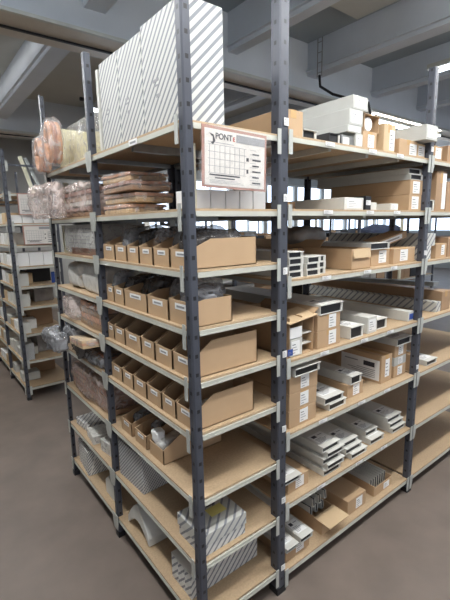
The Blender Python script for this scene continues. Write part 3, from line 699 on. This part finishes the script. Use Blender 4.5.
channel(1.375, 1.49, .04, .85, z, .065, 'small white black-ended carton right of the long white box')
o = longw(1.72, 1.785, z, .066, 'long white carton with a blue end label beside the right post', m=white_m, mark=False, y1=.9)
MB().box(-.02, .028, -.4415, -.4395, .012, .05).build('blue_label', blue_m, o)
o = carton(2.13, 2.20, .03, 1.22, z, .075, s_side, 'long striped carton running deep behind the right post, fourth shelf', 'striped carton', tape=False)
carton(2.21, 2.34, .03, 1.26, z, .145, card2_m, 'long brown carton behind the striped one, fourth shelf', name='long_box', lab=None, cat='long brown carton')
o = MB().box(-.035, .035, -.6, .6, 0, .03).build('long_profile', galv_m); o.location = (2.10, .60, z+.175); o.rotation_euler = (R(-3), 0, R(-5)); tag(o, 'long grey metal profile lying slanted over the brown carton, fourth shelf', 'profile')

z = G2[4]
names = ['bottom', 'middle', 'top']
for k in range(3):
    carton(.582, .79+.004*k, .02, .75, z+k*.0935, .092, card_m, 'brown labelled carton beside the middle post on the fifth shelf, %s of three' % names[k], group='stack of three brown cartons', lab=(.38, .68, .15, .92), name='long_box')
o = channel(.60, .79, .0, .72, z+.281, .045, 'white black-ended carton on the stack of three brown cartons')
o = label_plate(o, '-y', .0, .001, .0, .001, -.36) if 0 else None
for k in range(2):
    channel(.90-.03*k, 1.055-.02*k, .02, .85, z+k*.043, .042, 'white channel carton on the fifth shelf, %s of the pair beside the brown stack' % ('lower', 'upper')[k], 'channel carton pair on the fifth shelf')
carton(1.115, 1.275, .05, .85, z, .085, card_m, 'long brown carton with an end label, fifth shelf centre', lab=(.35, .75, .1, .9), name='long_box')
channel(1.13, 1.235, .04, .85, z+.0855, .055, 'long white black-ended carton lying on the fifth-shelf brown carton')
carton(1.475, 1.60, .05, .40, z, .185, card_m, 'big brown box with a large white side label, fifth shelf', lab=(.35, .75, .2, .85), side=(.04, .88, .08, .82))
for k, (hh, mm, q) in enumerate(((.08, card_m, 'bottom'), (.06, greyw_m, 'middle'), (.085, card_m, 'top'))):
    zz = z+(0, .081, .142)[k]
    carton(1.63, 1.78, .05, .85, zz, hh, mm, '%s carton of the stack beside the right post on the fifth shelf' % q, name='long_box', lab=(.3, .7, .15, .9), tape=k != 1)
channel(1.62, 1.80, .03, .85, z+.228, .05, 'white black-ended carton on top of the stack beside the right post')
carton(1.84, 1.90, .05, .6, z, .12, card_m, 'narrow brown carton just right of the right post, fifth shelf', lab=(.2, .8, .1, .8))
channel(2.03, 2.18, .02, .6, z, .038, 'flat white black-ended carton alone in the right bay, fifth shelf')

z = G2[5]
carton(.60, .765, .04, .60, z, .08, card_m, 'brown carton with an end label beside the middle post, sixth shelf', lab=(.35, .75, .15, .9))
channel(.55, .68, .02, .60, z+.081, .03, 'flat white carton on the brown one beside the middle post, sixth shelf')
five = ['bottom', 'second', 'third', 'fourth', 'top']
for k in range(5):
    dx = (.0, .012, -.008, .01, -.02)[k]
    channel(.875+dx, 1.03+dx, .02-.012*(k % 2), .9, z+k*.038, .037, 'white channel carton, %s of five in the leftmost sixth-shelf stack' % five[k], 'five channel cartons on the sixth shelf')
for k in range(3):
    dx = (.04, .0, -.02)[k]
    channel(1.10+dx, 1.26+dx, .02+.015*k, .9, z+k*.040, .039, 'white channel carton, %s of three in the second sixth-shelf stack' % five[k], 'three channel cartons on the sixth shelf')
for k in range(2):
    channel(1.38, 1.53-.02*k, .04+.04*k, .9, z+k*.040, .039, 'white channel carton, %s of two in the third sixth-shelf stack' % ('lower', 'upper')[k], 'two channel cartons on the sixth shelf')
for k in range(3):
    channel(1.62-.012*k, 1.785-.012*k, .03+.012*k, .9, z+k*.038, .037, 'white channel carton, %s of three beside the right post on the sixth shelf' % five[k], 'channel cartons beside the right post')

z = G2[6]
carton(.575, .77, .03, .60, z, .085, card_m, 'brown carton with an end label beside the middle post, bottom shelf', lab=(.42, .75, .15, .9))
channel(.55, .64, .0, .60, z+.086, .028, 'left white flat carton on the bottom-shelf brown carton')
channel(.66, .76, .0, .62, z+.086, .038, 'right white flat carton on the bottom-shelf brown carton')
def open_box(x0, x1, y0, y1, z, h, label, fill=0, flap=True, seed=0):
    w, d = (x1-x0)/2, (y1-y0)/2; t = .004
    o = MB().box(-w, w, -d, d, 0, t).box(-w, -w+t, -d, d, t, h).box(w-t, w, -d, d, t, h).box(-w+t, w-t, -d, -d+t, t, h*.85).box(-w+t, w-t, d-t, d, t, h).build('open_carton', card_m)
    o.location = ((x0+x1)/2, (y0+y1)/2, z); tag(o, label, 'cardboard box')
    if flap:
        fl = MB().box(-w*1.05, w*1.05, -.12, 0, -.002, .002).build('flap', cardi_m, o); fl.location = (0, -d+.06, h*.98); fl.rotation_euler = (R(1), 0, 0)
    label_plate(o, '-y', w*.1, w*.75, h*.12, h*.7, -d, name='paper_label', style=0)
    return o
open_box(.885, 1.06, .03, .85, z, .085, 'open brown carton with a folded flap and white profiles inside, bottom shelf')
random.seed(3)
pos = ['first', 'second', 'third', 'fourth', 'fifth', 'sixth', 'seventh', 'eighth']
for k in range(6):
    o = MB().box(-.011, .011, -.32, .32, 0, .004).box(-.011, -.007, -.32, .32, .004, .055).box(.007, .011, -.32, .32, .004, .055).build('white_channel', white_m)
    o.location = (.905+.027*k, .45, z+.0045+.05*(k % 2)); o.rotation_euler = (R(random.uniform(-6, -3)), 0, 0); o.location.z += .03
    tag(o, 'white channel profile in the open flapped carton, %s from the left' % pos[k], 'profile', 'profiles in the flapped carton')
    MB().box(-.006, .006, -.318, .3, .006, .05).build('dark_core', black_m, o)
carton(1.135, 1.33, .03, .85, z, .10, card_m, 'closed brown carton with an end label in the middle of the bottom shelf', lab=(.45, .8, .15, .85), tape=False)
open_box(1.43, 1.64, .03, .9, z, .075, 'open brown carton packed with black and white channels beside the right post, bottom shelf', flap=False)
for k in range(7):
    o = MB().box(-.0115, .0115, -.4, .4, 0, .004).box(-.0115, -.008, -.4, .4, .004, .10).box(.008, .0115, -.4, .4, .004, .09).build('white_channel', white_m)
    o.location = (1.452+.0275*k, .47, z+.0045); tag(o, 'white channel profile beside the right post on the bottom shelf, %s from the left' % pos[k], 'profile', 'profiles in the packed carton')
    MB().box(-.0075, .0075, -.4, .38, .02, .085).build('dark_core', black_m, o)

# ================================================================== FAR LEFT RACK CONTENTS
def fbox(x0, x1, y0, y1, lvl, h, m, label, cat='white box', group=None, lab=None):
    return carton(FX+x0, FX+x1, FY+y0, FY+y1, H1[lvl-1], h, m, label, cat, group, name='small_box', tape=False, bevel=.002, lab=lab)
for i in range(4): fbox(.03+.11*i, .135+.11*i, .03, .2, 2, .085, paper_m, 'white box on the far left rack under its upper poster, %s from the left' % pos[i], group='white boxes under the far upper poster')
for i in range(3): fbox(.02+.15*i, .165+.15*i, .03, .25, 4, .15, paper_m, 'large white box on the far left rack below both posters, %s from the left' % pos[i], group='large white boxes on the far rack end')
fbox(.01, .14, .03, .2, 5, .14, greyw_m, 'grey-white box at the near end of the far rack, fifth shelf')
fbox(.01, .13, .03, .2, 6, .14, greyw_m, 'grey-white box at the near end of the far rack, sixth shelf')
fbox(.01, .11, .03, .2, 7, .12, white_m, 'white box at the near end of the far rack, seventh shelf')
fbox(.01, .12, .03, .22, 8, .19, s_chk, 'checked white box at the near end of the far rack, eighth shelf', 'patterned carton')
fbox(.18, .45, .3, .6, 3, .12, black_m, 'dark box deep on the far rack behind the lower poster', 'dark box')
o = MB().box(-.02, .02, -.01, .01, 0, .13).build('blue_bottle', blue_m, bevel=.006); o.location = (FX+.42, FY+.1, H1[4]); o.name = 'blue_folder'; tag(o, 'blue folder at the right end of the far rack, fifth shelf', 'folder')
random.seed(11)
sh = ['second', 'third', 'fourth', 'fifth', 'sixth', 'seventh', 'eighth', 'bottom']
for lv in range(2, 10):
    cnt = 0
    for k in range(8):
        y0 = .24+k*.205
        if any(abs(y0+.09-q) < .1 for q in (.9, 1.8)): continue
        if lv == 9 and k < 5 and k % 2: continue
        cnt += 1
        hh = random.uniform(.09, .15); d = random.uniform(.16, .22)
        fbox(.01, .01+d, y0, y0+.17, lv, hh, random.choice((paper_m, white_m, greyw_m, cardi_m)), 'pale box on the far left rack, %s shelf, %s from the near post' % (sh[lv-2], ('first', 'second', 'third', 'fourth', 'fifth', 'sixth', 'seventh', 'eighth', 'ninth', 'tenth', 'eleventh', 'twelfth')[cnt-1]), 'pale box', 'pale boxes along the far left rack')

# ================================================================== BACKGROUND RACKS BEYOND
bgl = ['nearer', 'farther']
random.seed(21)
for bi, (bx, by, nb) in enumerate(((1.0, 2.55, 5), (1.6, 5.0, 6))):
    t = empty('storage_rack', (bx, by, 0), 'dark shelving rack seen through the shelves in the background, %s row' % bgl[bi], 'shelving rack')
    for k in range(nb+1):
        for yy, s in ((0, 1), (.6, -1)): upright(t, k*1.3, yy, 1 if k < nb else -1, s, 2.3, f=.04, holes=False, mat_=post_m if k % 2 else perf_m)
    lv = (.12, .5, .9, 1.3, 1.66)
    for z in lv:
        for k in range(nb):
            beam_x(t, k*1.3+.042, k*1.3+1.3-.002, -.0, z, conn=None); board(t, k*1.3+.042, k*1.3+1.298, .024, .576, z)
    for li, z in enumerate(lv):
        for k in range(nb):
            x = k*1.3+.08; c = 0
            while x < k*1.3+1.1 and c < 4:
                w = random.uniform(.14, .34); hh = random.uniform(.16, .31)
                if z > 1.6: hh = random.uniform(.06, .15)
                if z > 1.6 and bi == 0 and k in (3, 4): break
                if x+w > k*1.3+1.26: break
                if random.random() < .96:
                    mm = random.choice((card2_m, card_m, black_m, greyfab_m, black_m, card2_m))
                    carton(bx+x, bx+x+w, by+.05, by+.5, z, hh, mm, 'box on the %s background rack, %s shelf up, bay %s, place %s' % (bgl[bi], ('lowest', 'second', 'third', 'fourth', 'top')[li], ('one', 'two', 'three', 'four', 'five', 'six')[k], ('one', 'two', 'three', 'four')[c]), 'box', 'boxes on the background racks', tape=False, bevel=0)
                x += w+.03; c += 1
o = lump(1.15, .4, .22, 131, .03, 5, sq=.7).build('cloth_bundle', denim_m, smooth=True); o.location = (6.0, 2.82, 1.662); tag(o, 'dark blue cloth bundle on the background rack seen above the third-shelf cartons', 'cloth bundle')

# ================================================================== CAMERA, WORLD, VIEW
r = Vector((0.78680334, -0.61689987, -0.01936615)); u = Vector((0.12632667, 0.13024733, 0.98340084)); f = Vector((0.60413746, 0.77618952, -0.18040994))
cd = bpy.data.cameras.new('camera'); cam = bpy.data.objects.new('camera', cd); C.objects.link(cam)
M = Matrix((r, u, -f)).transposed().to_4x4(); M.translation = Vector((-0.85492142, -1.31132904, 1.93378125)); cam.matrix_world = M
cd.sensor_fit = 'HORIZONTAL'; cd.sensor_width = 36; cd.lens = 36*407.1744/450; cd.clip_start = .05
bpy.context.scene.camera = cam
w = bpy.data.worlds.new('world'); bpy.context.scene.world = w; w.use_nodes = True
w.node_tree.nodes['Background'].inputs[0].default_value = (.85, .9, 1, 1); w.node_tree.nodes['Background'].inputs[1].default_value = .62
sc = bpy.context.scene
sc.view_settings.view_transform = 'Standard'; sc.view_settings.look = 'None'; sc.view_settings.gamma = 1; sc.view_settings.exposure = 0
sc.cycles.max_bounces = 8; sc.cycles.transparent_max_bounces = 12
